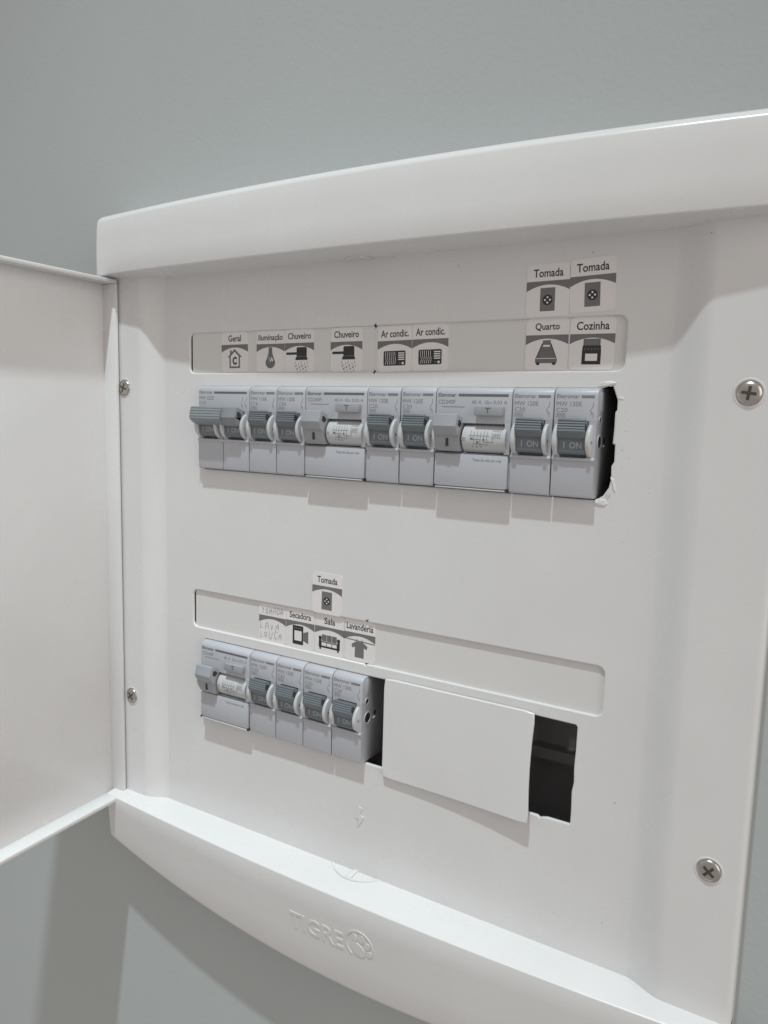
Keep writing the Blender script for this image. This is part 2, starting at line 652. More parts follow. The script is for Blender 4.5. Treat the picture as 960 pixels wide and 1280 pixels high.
# little lightning mark moulded into the faceplate
bm = bmesh.new()
prism(bm, [(103.6, -207.0), (106.0, -207.4), (104.6, -211.2), (107.2, -212.0), (103.4, -218.2), (104.4, -213.8), (101.8, -213.0)], -0.35, 0.4, axis='y')
own(finish(bm, 'moulded_bolt', M_PLASTIC, smooth=0))
# round knock-out marks on the two ledges


def knockout(z0, zs, x=103.0, r=16.5, yc=8.5):
    bm = bmesh.new()
    for (ra, rb, h) in ((r, r - 1.0, 0.7), ):
        A = [(x + ra * math.cos(t), yc - ra * math.sin(t)) for t in [math.pi * (0.12 + 0.76 * i / 30) for i in range(31)]]
        B = [(x + rb * math.cos(t), yc - rb * math.sin(t)) for t in [math.pi * (0.12 + 0.76 * i / 30) for i in range(31)]]
        poly = A + B[::-1]
        lo = [bm.verts.new((a, b, z0 - zs * 0.3)) for a, b in poly]
        hi = [bm.verts.new((a, b, z0 + zs * h)) for a, b in poly]
        n = len(poly)
        for i in range(30):
            bm.faces.new((hi[i], hi[i + 1], hi[n - 2 - i], hi[n - 1 - i]))
        for i in range(n):
            bm.faces.new((lo[i], lo[(i + 1) % n], hi[(i + 1) % n], hi[i]))
    own(finish(bm, 'knockout_ring', M_PLASTIC, smooth=30))
    bm = bmesh.new()
    box(bm, x - 1.3, x + 1.3, -7.2, 1.0, min(z0 - zs * .4, z0 + zs * 1.1), max(z0 - zs * .4, z0 + zs * 1.1), 0.3)
    own(finish(bm, 'knockout_rib', M_PLASTIC))


knockout(-242.2, 1)
knockout(58.3, -1)

# torn edge at the end of the upper opening
for pts, th in (([(209.8, 0.2), (211.0, 2.0), (213.0, 2.9), (215.6, 3.2), (218.3, 2.2), (216.8, 1.2), (215.8, 0.6), (213.4, 0.9)], 1.1),
                ([(212.2, -44.0), (214.0, -43.3), (216.4, -43.6), (218.0, -45.4), (216.4, -46.4), (213.2, -46.3), (211.2, -45.2)], 1.2),
                ([(217.6, -34.6), (219.0, -35.2), (220.2, -38.6), (220.4, -41.0), (219.2, -39.6), (218.4, -38.0)], 0.9),
                ([(216.0, -41.6), (217.4, -39.4), (218.6, -38.2), (218.3, -41.4), (217.2, -44.0)], 0.7),
                ([(218.6, -3.4), (220.3, -3.0), (221.6, -4.2), (220.6, -4.6), (219.2, -4.3)], 0.5)):
    bm = bmesh.new()
    n = len(pts)
    cx_, cz_ = sum(p[0] for p in pts) / n, sum(p[1] for p in pts) / n
    A = [bm.verts.new((x, 0.25, z)) for x, z in pts]
    B = [bm.verts.new((cx_ + (x - cx_) * 0.72 + random.uniform(-.25, .25), -th * random.uniform(0.2, 0.6), cz_ + (z - cz_) * 0.72 + random.uniform(-.2, .2))) for x, z in pts]
    c = bm.verts.new((cx_, -th * 0.5, cz_))
    for i in range(n):
        j = (i + 1) % n
        bm.faces.new((A[i], A[j], B[j], B[i]))
        bm.faces.new((B[i], B[j], c))
    own(finish(bm, 'torn_edge', M_BURR, smooth=0))
# specks of dirt on the faceplate
for x, z, r_ in ((67, 50.3, .28), (148, 51, .30), (205.5, 52.2, .4), (249, 54.2, .35), (221.5, -24, .25), (224, -60, .22), (228, -168, .35), (70, -95, .2), (226, -222, .3), (150, -216, .2), (233, -40, .2), (222, -9, .22), (223.5, -12, .16), (222.5, -16.5, .2), (225, -19, .14), (221.8, -31, .18), (224.5, -27, .2), (226, -55, .2), (219, -52, .15)):
    bm = bmesh.new()
    y = -5.6 if x > 248 else 0
    vs = [bm.verts.new((x + r_ * random.uniform(.6, 1.2) * math.cos(t), y - 0.05, z + r_ * random.uniform(.6, 1.2) * math.sin(t))) for t in [i * math.pi / 4 for i in range(8)]]
    bm.faces.new(vs)
    own(finish(bm, 'dirt_speck', M_SMUDGE, smooth=0))

# ------------------------------------------------------------------ breakers (local: x right from the left edge, y=0 the face, z=0 the top)
W = 17.7
FY = -4.5


def place(root, x, z):
    root.location = Vector((x, FY, z)) * S


LEV = [(-0.6, -13.2), (-3.7, -12.2), (-4.05, -12.9), (-3.7, -13.2), (-4.4, -13.9), (-4.05, -14.2), (-4.75, -14.9), (-4.4, -15.2), (-5.05, -15.9), (-4.8, -16.2), (-5.2, -17.0), (-5.1, -17.4),
       (-3.5, -19.8), (-2.5, -20.0), (-2.35, -25.2), (-1.4, -26.2), (1.2, -26.2), (3.5, -24), (3.5, -16)]
LEVS = [(-0.6, -13.0), (-4.6, -11.4), (-5.4, -11.8), (-6.9, -16.6), (-6.5, -17.9), (-4.9, -20.4), (-3.9, -21.0), (-3.6, -24.4), (-2.8, -26.4), (-1.8, -27.4), (1.2, -27.4), (3.5, -24), (3.5, -16)]
LEVT = [(-0.8, -13.4), (-6.6, -10.9), (-7.3, -11.5), (-7.1, -11.8), (-7.75, -12.9), (-7.55, -13.2), (-8.05, -14.3), (-7.85, -14.6), (-8.3, -15.7), (-8.1, -16.1), (-8.3, -17.0), (-7.6, -17.9), (-5.4, -19.4), (-3.4, -20.4),
        (-1.0, -19.6), (1, -16)]


def body_mesh(w, name):
    bm = bmesh.new()
    g = 0.25
    up = [(38, 0.0), (5.2, 0.0), (3.2, -0.12), (1.7, -0.5), (0.75, -1.15), (0.2, -2.1), (0.0, -3.1), (0.0, -13.0), (4.5, -13.0), (4.5, -27.6), (-0.55, -27.6), (-0.8, -27.9), (-0.8, -28.5), (-0.35, -29.0), (0.05, -29.2), (0.0, -42.4), (0.3, -43.2), (1.0, -43.6), (38, -43.7)]
    prism(bm, up, g, w - g, 0.13)
    return bm


def columns(bm, w, n):
    g = 0.3
    for k in range(n):
        o = k * W
        for a, b in ((o + g, o + 3.1), (o + 14.4, o + W - g)):
            box(bm, a, b, 0.02, 5, -27.7, -12.9)


def cheek(x0, x1, parent, r=7.0, flip=False):
    bm = bmesh.new()
    rings = []
    steps = ((0, r - .35), (.12, r - .12), (.35, r), (x1 - x0 - .35, r), (x1 - x0 - .12, r - .12), (x1 - x0, r - .35))
    for dx, rr in steps:
        x = x1 - dx if flip else x0 + dx
        prof = arc(2.8, -20.8, rr, 115, 245, 18)
        prof = [(min(y, 2.6), max(min(z, -13.5), -27.7)) for y, z in prof] + [(3.2, prof[-1][1]), (3.2, prof[0][1])]
        rings.append([bm.verts.new((x, y, z)) for y, z in prof])
    for A, B in zip(rings, rings[1:]):
        n = len(A)
        for q in range(n):
            bm.faces.new((A[q], A[(q + 1) % n], B[(q + 1) % n], B[q]))
    bm.faces.new(rings[0])
    bm.faces.new(rings[-1][::-1])
    o = finish(bm, 'cheek', M_CHEEK, parent, smooth=28)
    # pivot dot, seen on the outer side
    bm = bmesh.new()
    vs = [bm.verts.new((x1 + 0.03, -0.9 + 0.5 * math.cos(t), -21.4 + 0.6 * math.sin(t))) for t in [i * math.pi / 5 for i in range(10)]]
    bm.faces.new(vs)
    finish(bm, 'pivot_hole', M_HOLE, o, smooth=0)
    return o


def lever(prof, x0, x1, m, parent, name='lever', cavity=True, ctr=(-2.9, -15.3)):
    bm = bmesh.new()
    prism(bm, prof, x0, x1, 0.18)
    o = finish(bm, name, m, parent, smooth=25)
    if cavity:
        cy, cz = ctr
        bm = bmesh.new()
        pts = [(cy - 1.2, cz + 1.3), (cy - 1.6, cz - 0.9), (cy + 0.2, cz - 1.9), (cy + 1.9, cz - 0.8), (cy + 1.7, cz + 0.3), (cy, cz + 1.4)]
        bm.faces.new([bm.verts.new((x1 + 0.04, y, z)) for y, z in pts])
        finish(bm, 'lever_cavity', M_HOLE, o, smooth=0)
    return o


def on_text(parent, x0):
    fl = Flat()
    fl.rect(x0 + 2.2, x0 + 2.7, -23.9, -21.3, M_ONTEXT, 0)
    fl.text('ON', x0 + 4.6, x0 + 9.6, -23.9, -21.3, M_ONTEXT, 0, bold=0.028)

    def warp(p):
        z = p[2]
        y = -2.5 + (-20.0 - z) / 5.2 * 0.15
        return (p[0], y - 0.06, z)
    return fl.build('on_marking', parent, warp)


def symbol(fl, x, lift=0.04):
    fl.line([(x, -5.6), (x, -7.0), (x - 0.7, -8.2)], 0.22, M_PRINT2, lift)
    fl.line([(x - 0.9, -8.4), (x - 1.1, -9.2), (x - 0.4, -9.9), (x - 0.9, -10.6)], 0.22, M_PRINT2, lift)
    fl.line([(x, -9.8), (x, -11.6)], 0.22, M_PRINT2, lift)


def mcb_print(parent, model, rating):
    fl = Flat()
    fl.text('Eletromar', 1.0, 10.2, -4.2, -2.6, M_PRINT2, 0.04, bold=0.01)
    fl.rect(11.0, 16.2, -4.1, -3.0, M_PRINT2, 0.04)
    fl.text(model, 1.0, 11.2, -7.3, -5.5, M_PRINT2, 0.04)
    fl.text(rating, 1.0, 5.6, -9.7, -8.0, M_PRINT2, 0.04)
    fl.region([rrect(1.0, 4.8, -11.7, -10.2, 0.15, 2), rrect(1.15, 4.65, -11.55, -10.35, 0.1, 2)], M_PRINT2, 0.04)
    fl.text('3000', 1.4, 4.4, -11.35, -10.55, M_PRINT2, 0.04)
    symbol(fl, 15.9)
    return fl.build('printed_marking', parent)


def make_mcb(model, rating):
    root = empty('circuit_breaker', (0, 0, 0))
    bm = body_mesh(W, 'body')
    columns(bm, W, 1)
    finish(bm, 'body', M_BODY, root, smooth=35)
    cheek(1.0, 3.0, root, flip=True)
    cheek(14.4, 16.1, root)
    lever(LEV, 3.2, 14.2, M_LEVER, root)
    on_text(root, 3.2)
    mcb_print(root, model, rating)
    return root


def make_main():
    root = empty('main_breaker', (0, 0, 0))
    bm = body_mesh(2 * W, 'body')
    columns(bm, 2 * W, 2)
    finish(bm, 'body', M_BODY, root, smooth=35)
    bm = bmesh.new()
    box(bm, W - 0.09, W + 0.09, -0.05, 0.2, -43, -29)
    finish(bm, 'pole_joint', M_HOLE, root, smooth=0)
    for k in (0, 1):
        cheek(k * W + 1.0, k * W + 3.0, root, flip=True)
        cheek(k * W + 14.4, k * W + 16.1, root)
        lever(LEV, k * W + 3.2, k * W + 14.2, M_LEVER, root, cavity=False)
        on_text(root, k * W + 3.2)
    lever(LEVT, 1.6, 22.6, M_TIE, root, 'handle_tie', cavity=False)
    lever([(y * 1.05 - 0.3, z + 0.5) for y, z in LEVS if z > -21.5] + [(2, -20)], 22.6, 32.0, M_TIE, root, 'handle_tie', True, (-4.2, -14.6))
    fl = Flat()
    fl.text('Eletromar', 1.0, 10.2, -4.2, -2.6, M_PRINT2, 0.04, bold=0.01)
    fl.rect(11.4, 33.6, -4.1, -3.0, M_PRINT, 0.04)
    fl.text('MW 232E', 1.0, 11.2, -7.3, -5.5, M_PRINT2, 0.04)
    fl.text('C32', 1.0, 5.6, -9.7, -8.0, M_PRINT2, 0.04)
    fl.text('3000', 1.4, 4.4, -11.35, -10.55, M_PRINT2, 0.04)
    symbol(fl, 30.9)
    symbol(fl, 33.4)
    fl.build('printed_marking', root)
    return root


def make_rcd():
    w = 2 * W
    root = empty('residual_current_breaker', (0, 0, 0))
    bm = bmesh.new()
    g = 0.25
    up = [(38, 0.0), (5.2, 0.0), (3.2, -0.12), (1.7, -0.5), (0.75, -1.15), (0.2, -2.1), (0.0, -3.1), (0.0, -15.2), (2.6, -15.4), (4.5, -16.4), (4.5, -27.8), (1.2, -28.2), (1.2, -43.0), (1.9, -43.7), (38, -43.7)]
    prism(bm, up, g, w - g, 0.13)
    box(bm, w - 2.9, w - 0.35, -0.3, 5, -28.0, -15.0, 0.3)
    finish(bm, 'body', M_BODY, root, smooth=35)
    # lower wiring flap with a proud rim along its foot
    bm = bmesh.new()
    box(bm, 0.5, w - 0.9, -0.55, 2.0, -42.6, -28.6, 0.35)
    fl_ = finish(bm, 'wiring_flap', M_BODY, root, smooth=35)
    bm = bmesh.new()
    box(bm, 1.2, w - 1.4, -0.9, 1.0, -43.5, -42.95, 0.15)
    finish(bm, 'flap_rim', M_CHEEK, fl_, smooth=35)
    for cx in (0.3, w - 1.5):
        bm = bmesh.new()
        box(bm, cx, cx + 1.0, -0.7, 1.4, -43.6, -42.3, 0.0)
        finish(bm, 'flap_pivot', M_HOLE, fl_, smooth=0)
    cheek(0.45, 1.9, root)
    o = lever(LEVS, 2.0, 13.0, M_LEVER2, root)
    bm = bmesh.new()
    box(bm, 7.3, 8.4, -4.0, -3.3, -25.3, -21.8, 0.0)
    finish(bm, 'lever_slot', M_HOLE, o, smooth=0)
    # drum with the wiring diagram
    bm = bmesh.new()
    dc, dr = (4.0, -21.8), 6.1
    prof = arc(dc[0], dc[1], dr, 96, 262, 22) + [(5.5, -27.8), (5.5, -16)]
    prism(bm, prof, 13.9, w - 1.8, 0.3)
    dm = finish(bm, 'drum', M_DRUM, root, smooth=40)
    bm = bmesh.new()
    box(bm, 13.7, 15.6, -2.15, 0, -22.6, -21.2, 0.1)
    finish(bm, 'drum_notch', M_LEVER2, dm, smooth=0)
    fl = Flat()
    for k in range(6):
        x = 18.0 + k * 1.5
        fl.line([(x, -18.2 - 0.3 * (k % 2)), (x, -22.6 - 0.5 * (k % 3))], 0.2, M_PRINT2, 0, 0.5)
    fl.line([(17.4, -20.4), (26.5, -20.4)], 0.2, M_PRINT2, 0, 0.5)
    fl.line([(17.8, -22.0), (22.4, -22.0), (22.4, -24.0)], 0.2, M_PRINT2, 0, 0.5)
    fl.line([(24.2, -22.9), (28.2, -22.9), (28.2, -20.2), (30.8, -20.2)], 0.2, M_PRINT2, 0, 0.5)
    fl.line([(19.0, -23.8), (26.0, -24.2)], 0.2, M_PRINT2, 0, 0.5)
    for x, z in ((18.6, -21.7), (24.0, -22.0), (21.2, -23.2)):
        fl.rect(x - .45, x + .45, z - .4, z + .4, M_PRINT, 0)
    for k in range(3):
        fl.text('NI42', 27.6, 31.6, -18.6 - k * 1.4, -17.7 - k * 1.4, M_PRINT2, 0)
    fl.text('1 3 5', 18.6, 23.0, -25.3, -24.6, M_PRINT, 0)

    def warp(p):
        z = p[2]
        return (p[0], dc[0] - math.sqrt(max(0, (dr + 0.05) ** 2 - (z - dc[1]) ** 2)), z)
    fl.build('wiring_diagram', dm, warp)
    # test button on a stem
    bm = bmesh.new()
    box(bm, 19.4, 32.3, -2.9, 0.0, -11.9, -8.1, 0.3)
    bt = finish(bm, 'test_button', M_LEVER2, root, smooth=35)
    fl = Flat()
    fl.text('T', 24.4, 27.0, -10.9, -8.6, M_PRINT, 2.96, bold=0.02)
    fl.build('button_letter', bt)
    fl = Flat()
    fl.text('Eletromar', 1.0, 9.6, -4.2, -2.6, M_PRINT, 0.04, bold=0.02, shear=0.15)
    fl.rect(10.8, 33.6, -4.0, -2.9, M_PRINT, 0.04)
    fl.text('CD240P', 1.2, 9.4, -7.2, -5.5, M_PRINT2, 0.04)
    fl.text('40 A  IΔn 0,03 A', 17.0, 33.2, -7.3, -5.5, M_PRINT2, 0.04)
    fl.rect(3.0, 13.8, -8.6, -8.3, M_PRINT2, 0.04)
    fl.build('printed_marking', root)
    fl = Flat()
    fl.text('Teste de mês em mês', 18.6, 31.8, -31.2, -30.1, M_PRINT2, 0.62)
    fl.build('printed_marking', root)
    return root


def side_detail(root):
    """moulded recesses on the exposed right flank of the last breaker in a row"""
    x = W - 0.25
    body = [c for c in root.children if c.name.startswith('body')][0]

    def disc(cy, cz, ry, rz, m, lift, name):
        bm = bmesh.new()
        bm.faces.new([bm.verts.new((x + lift, cy + ry * math.cos(t), cz + rz * math.sin(t))) for t in [i * math.pi / 9 for i in range(18)]])
        finish(bm, name, m, body, smooth=0)

    def ringm(cy, cz, r0, r1):
        bm = bmesh.new()
        N = 22
        prev = None
        for r_, h in ((r0, 0.0), (r0 - 0.1, 0.3), (r1 + 0.1, 0.3), (r1, 0.0)):
            cur = [bm.verts.new((x + h, cy + r_ * math.cos(2 * math.pi * i / N), cz + r_ * math.sin(2 * math.pi * i / N))) for i in range(N)]
            if prev:
                for i in range(N):
                    bm.faces.new((prev[i], prev[(i + 1) % N], cur[(i + 1) % N], cur[i]))
            prev = cur
        finish(bm, 'side_ring', M_BODY, body, smooth=40)
    ringm(5.2, -21.2, 3.1, 2.5)
    disc(5.2, -21.2, 2.5, 2.5, M_HOLE, 0.06, 'side_hole')
    ringm(4.4, -12.6, 1.7, 1.3)
    disc(4.4, -12.6, 1.3, 1.3, M_HOLE, 0.06, 'side_hole')
    disc(12.0, -20.6, 1.1, 1.3, M_HOLE, 0.06, 'side_hole')
    bm = bmesh.new()
    box(bm, x - 0.1, x + 0.28, 4.2, 9.2, -9.2, -1.6, 0.2)
    finish(bm, 'side_pad', M_BODY, body, smooth=35)
    bm = bmesh.new()
    box(bm, x - 0.1, x + 0.6, 10.2, 12.2, -23.2, -22.6, 0.1)
    finish(bm, 'side_nib', M_CHEEK, body, smooth=35)


def copy_tree(o, parent=None):
    c = o.copy()
    COL.objects.link(c)
    c.parent = parent
    for ch in list(o.children):
        copy_tree(ch, c)
    return c


main = make_main()
place(main, 0, 0)
main['label'] = 'two-pole main breaker with joined lever under the Geral sticker'
main['category'] = 'breaker'

GM = 'single-pole breakers on the two rails'
first = make_mcb('MW 120E', 'C20')
spots = [  # x modules, row, label
    (3, 0, 'single-pole breaker in the upper row under the left Chuveiro sticker'),
    (6, 0, 'single-pole breaker marked C20 in the upper row under the left Ar condic. sticker'),
    (7, 0, 'single-pole breaker marked C20 under the right Ar condic. sticker'),
    (10, 0, 'single-pole breaker marked C20 in the upper row under the Quarto sticker'),
    (11, 0, 'single-pole breaker at the right end of the upper row beside the torn opening'),
    (2, 1, 'leftmost single-pole breaker in the lower row, right next to the wide breaker'),
    (3, 1, 'second single-pole breaker from the left in the lower row'),
    (4, 1, 'third single-pole breaker from the left in the lower row'),
    (5, 1, 'single-pole breaker at the right end of the lower row beside the blank cover'),
]
jit = [(0, 0), (-.1, 0), (.05, .1), (0, -.1), (.05, 0), (0, 0), (0, .12), (-.05, -.05), (.05, 0)]
ends = []
for i, (k, row, lab) in enumerate(spots):
    o = first if i == 0 else copy_tree(first)
    place(o, k * W + (1.08 if row else 0) + jit[i][0], (-138.9 if row else 0) + jit[i][1])
    o['label'] = lab
    o['category'] = 'breaker'
    o['group'] = GM
    if k in (11, 5):
        ends.append(o)
for o in ends:
    side_detail(o)
b16 = make_mcb('MW 116E', 'C16')
place(b16, 2 * W, 0)
b16['label'] = 'single-pole breaker marked C16 under the Iluminação sticker, right of the main breaker'
b16['category'] = 'breaker'
b16['group'] = GM

rcd = make_rcd()
GR = 'wide residual current breakers with test button'
for i, (x, z, lab) in enumerate(((4 * W, 0, 'left wide residual current breaker with test button in the upper row'),
                                 (8 * W, 0, 'right wide residual current breaker with test button in the upper row'),
                                 (1.08, -138.9, 'wide residual current breaker at the left end of the lower row'))):
    o = rcd if i == 0 else copy_tree(rcd)
    place(o, x, z)
    o['label'] = lab
    o['category'] = 'breaker'
    o['group'] = GR

# ------------------------------------------------------------------ blank cover in the lower opening
cov = empty('blank_cover', (155, -2, -162), 'plain white snap-in cover, slightly warped, closing part of the lower opening', 'cover')
bm = bmesh.new()
nx, nz = 16, 10
X0, X1, Z0, Z1 = 117.7, 192.9, -186.6, -137.1


def cov_y(u, w):
    # right foot has sprung out of the plate, the rest hugs it
    return -2.1 - 2.6 * (u ** 2.2) * ((1 - w) ** 1.2) - 0.5 * math.sin(math.pi * u) * math.sin(math.pi * w)


out = rrect(X0, X1, Z0, Z1, 1.6, 4)
grid = {}
for i in range(nx + 1):
    for j in range(nz + 1):
        u, w = i / nx, j / nz
        x = X0 + (X1 - X0) * u
        z = Z0 + (Z1 - Z0) * w
        x -= 1.0 * math.sin(math.pi * w) * (u ** 4)          # right edge bows in
        # round the four corners a little
        for cu_, cw_ in ((0, 0), (0, 1), (1, 0), (1, 1)):
            if i == cu_ * nx and j == cw_ * nz:
                x += 0.5 if cu_ == 0 else -0.5
                z += 0.5 if cw_ == 0 else -0.5
        grid[i, j] = bm.verts.new((x - 155, cov_y(u, w) + 2, z + 162))
for i in range(nx):
    for j in range(nz):
        bm.faces.new((grid[i, j], grid[i + 1, j], grid[i + 1, j + 1], grid[i, j + 1]))
bmesh.ops.recalc_face_normals(bm, faces=bm.faces)
r = bmesh.ops.solidify(bm, geom=list(bm.faces), thickness=1.5)
cfront = finish(bm, 'cover_face', M_PLASTIC, cov, smooth=40)
bv = cfront.modifiers.new('edge', 'BEVEL')
bv.width = 0.0004
bv.segments = 2
bv.limit_method = 'ANGLE'
for dx in (-30, 30):
    bm = bmesh.new()
    box(bm, dx - 4, dx + 4, 1.6, 9, -22.5, -20.8, 0.2)
    box(bm, dx - 4, dx + 4, 1.6, 9, 22.0, 22.8, 0.2)
    finish(bm, 'cover_clip', M_PLASTIC, cov)

# ------------------------------------------------------------------ stickers
SW, SH = 18.2, 20.7


def icon_outlet(fl):
    fl.rect(-3.1, 3.1, -18.6, -9.4, M_BAND, 0.03)
    fl.poly(ell(0, -14.2, 2.1, 2.1), M_INK, 0.05)
    for a, b in ((-1.0, 0), (1.0, 0), (0, 0.95), (0, -0.95)):
        fl.poly(ell(a * 1.05, -14.2 + b * 1.1, 0.42, 0.42, 0, 8), M_STICK, 0.07)


def icon_house(fl):
    o = [(-3.6, -18.7), (3.6, -18.7), (3.6, -13.2), (5.0, -13.2), (0, -8.9), (-2.0, -10.6), (-2.0, -9.6), (-3.2, -9.6), (-3.2, -11.7), (-5.0, -13.2), (-3.6, -13.2)]
    i_ = [(-2.7, -17.8), (2.7, -17.8), (2.7, -12.6), (0, -10.3), (-2.7, -12.6)]
    fl.region([o, i_], M_MID, 0.03)
    fl.text('C', -1.5, 1.5, -17.0, -12.9, M_INK, 0.03, bold=0.05)


def icon_bulb(fl):
    fl.poly(ell(0, -16.0, 3.1, 2.8, 0, 24), M_MID, 0.03)
    fl.poly([(-1.1, -8.4), (1.1, -8.4), (1.3, -11.5), (2.4, -14.2), (-2.4, -14.2), (-1.3, -11.5)], M_MID, 0.04)
    fl.line([(-0.9, -13.2), (0, -15.6), (0.9, -13.2)], 0.3, M_STICK, 0.06)
    fl.poly(ell(1.2, -14.6, 0.5, 0.9, 20, 10), M_STICK, 0.06)


def icon_shower(fl):
    fl.rect(-8.0, -1.4, -12.4, -11.2, M_INK, 0.03)
    fl.poly(rrect(-1.6, 4.6, -14.0, -8.8, 0.6, 3), M_INK, 0.04)
    fl.poly([(-2.4, -15.0), (5.2, -15.0), (4.8, -13.6), (-2.0, -13.6)], M_INK, 0.05)
    fl.rect(-1.0, 4.2, -13.5, -13.2, M_MID, 0.06)
    for k in range(11):
        x = -2.4 + k * 0.72
        z = -15.8 - (k * 7 % 5) * 0.75
        fl.line([(x, z), (x + (x - 1.2) * 0.06, z - 0.9)], 0.28, M_MID, 0.03)
        fl.line([(x + .3, z - 1.7), (x + .3 + (x - 1.2) * 0.06, z - 2.4)], 0.28, M_MID, 0.03)


def icon_ac(fl):
    fl.poly(rrect(-5.8, 5.8, -17.9, -11.3, 0.7, 3), M_INK, 0.03)
    for k in range(6):
        x = -4.8 + k * 1.0
        fl.line([(x, -11.8), (x + 0.1, -14.0), (x + 0.5, -15.6), (x, -17.3)], 0.22, M_STICK, 0.05)
    for k in range(4):
        fl.rect(2.0, 5.2, -12.6 - k * 0.95, -12.1 - k * 0.95, M_STICK, 0.05)
    fl.poly(ell(4.4, -16.9, 0.6, 0.6, 0, 10), M_STICK, 0.05)
    fl.poly(ell(2.8, -16.8, 0.6, 0.35, 0, 10), M_MID, 0.05)


def icon_bed(fl):
    fl.rect(-1.7, 1.7, -10.4, -8.8, M_BAND, 0.03)
    fl.poly([(-1.7, -9.9), (1.7, -9.9), (4.2, -16.0), (-4.2, -16.0)], M_MID, 0.035)
    fl.poly([(-1.4, -10.7), (1.4, -10.7), (1.5, -11.4), (-1.5, -11.4)], M_STICK, 0.05)
    fl.poly(rrect(-4.6, 4.6, -18.0, -16.0, 0.6, 3), M_MID, 0.04)
    fl.line([(-4.2, -16.1), (4.2, -16.1)], 0.25, M_STICK, 0.06)
    fl.line([(-1.8, -10.2), (-4.4, -16.4)], 0.35, M_INK, 0.05)
    fl.line([(1.8, -10.2), (4.4, -16.4)], 0.35, M_INK, 0.05)
    for x in (-3.4, 3.4):
        fl.poly(ell(x, -18.2, 0.8, 0.6, 0, 10), M_INK, 0.05)


def icon_stove(fl):
    fl.rect(-3.4, 3.4, -11.6, -8.6, M_MID, 0.03)
    fl.poly([(-3.8, -18.6), (3.8, -18.6), (3.8, -13.6), (3.6, -11.2), (-3.6, -11.2), (-3.8, -13.6)], M_INK, 0.04)
    for k in range(5):
        fl.poly(ell(-2.6 + k * 1.3, -12.6, 0.32, 0.32, 0, 8), M_MID, 0.06)
    fl.rect(-2.4, 2.4, -17.2, -14.4, M_STICK, 0.06)
    fl.rect(-2.6, 2.6, -10.8, -9.4, M_BAND, 0.05)


def icon_dryer(fl):
    fl.poly(rrect(-4.2, 2.6, -18.8, -8.9, 0.5, 3), M_INK, 0.03)
    fl.rect(-3.0, 1.6, -16.8, -11.6, M_STICK, 0.05)
    fl.poly([(2.7, -12.2), (5.8, -11.0), (5.8, -17.6), (2.7, -16.4)], M_MID, 0.03)
    for k in range(4):
        fl.rect(-3.2 + k * 1.3, -2.6 + k * 1.3, -10.6, -9.9, M_MID, 0.05)


def icon_sofa(fl):
    for k in range(3):
        fl.poly(rrect(-4.6 + k * 3.1, -1.7 + k * 3.1, -14.2, -10.8, 0.3, 2), M_MID, 0.03)
    fl.region([[(-6.4, -17.6), (6.4, -17.6), (6.4, -12.6), (4.9, -12.6), (4.9, -14.4), (-4.9, -14.4), (-4.9, -12.6), (-6.4, -12.6)]], M_INK, 0.04)
    for k in range(3):
        fl.rect(-4.6 + k * 3.2, -1.8 + k * 3.2, -16.6, -14.9, M_STICK, 0.06)
    fl.poly(ell(-5.6, -12.6, 1.0, 0.9, 0, 12), M_INK, 0.05)
    fl.poly(ell(5.6, -12.6, 1.0, 0.9, 0, 12), M_INK, 0.05)
    for x in (-5.4, 5.4):
        fl.rect(x - .5, x + .5, -18.6, -17.6, M_INK, 0.04)


def icon_shirt(fl):
    fl.line([(-8.6, -10.2), (8.6, -10.9)], 0.4, M_INK, 0.03)
    fl.poly([(-2.6, -18.9), (2.6, -18.9), (2.6, -13.6), (4.2, -14.4), (4.6, -12.6), (2.0, -10.9), (-2.0, -10.9), (-4.6, -12.6), (-4.2, -14.4), (-2.6, -13.6)], M_BAND, 0.04)
    for x in (-1.6, 1.4):
        fl.line([(x, -11.4), (x + 0.1, -9.6)], 0.35, M_MID, 0.05)


STROKE = {'T': [[(0, 1), (.8, 1)], [(.4, 1), (.4, 0)]], 'O': [[(.4, 1), (.05, .7), (.1, .2), (.4, 0), (.7, .25), (.7, .75), (.4, 1)]],
          'M': [[(0, 0), (.1, 1), (.4, .4), (.7, 1), (.8, 0)]], 'A': [[(0, 0), (.1, .8), (.4, 1), (.65, .8), (.7, 0)], [(.05, .45), (.7, .45)]],
          'D': [[(.1, 0), (.1, 1), (.6, .8), (.7, .35), (.1, 0)]], 'L': [[(.1, 1), (.1, 0), (.7, .05)]],
          'V': [[(0, 1), (.35, 0), (.7, 1)]], 'U': [[(.05, 1), (.1, .15), (.4, 0), (.65, .2), (.7, 1)]],
          'C': [[(.7, .9), (.3, 1), (.05, .55), (.25, .05), (.7, .1)]], 'Ç': [[(.7, .9), (.3, 1), (.05, .55), (.25, .05), (.7, .1)], [(.4, 0), (.45, -.2)]]}


def handwriting(fl, s, x0, z0, adv, h, m=M_PEN, w=0.26, drop=0.0):
    for k, ch in enumerate(s):
        ox, oz = x0 + k * adv + random.uniform(-.3, .3), z0 + random.uniform(-.45, .45) + drop * k
        sc = random.uniform(.78, 1.15)
        for st in STROKE[ch]:
            fl.line([(ox + (a + random.uniform(-.07, .07) + 0.1 * b) * adv * 0.85 * sc, oz + (b + random.uniform(-.07, .07)) * h * sc) for a, b in st], w, m, 0.05)


ICON = dict(outlet=icon_outlet, house=icon_house, bulb=icon_bulb, shower=icon_shower, ac=icon_ac, bed=icon_bed, stove=icon_stove,
            dryer=icon_dryer, sofa=icon_sofa, shirt=icon_shirt)
GS = 'symbol stickers naming the circuits'


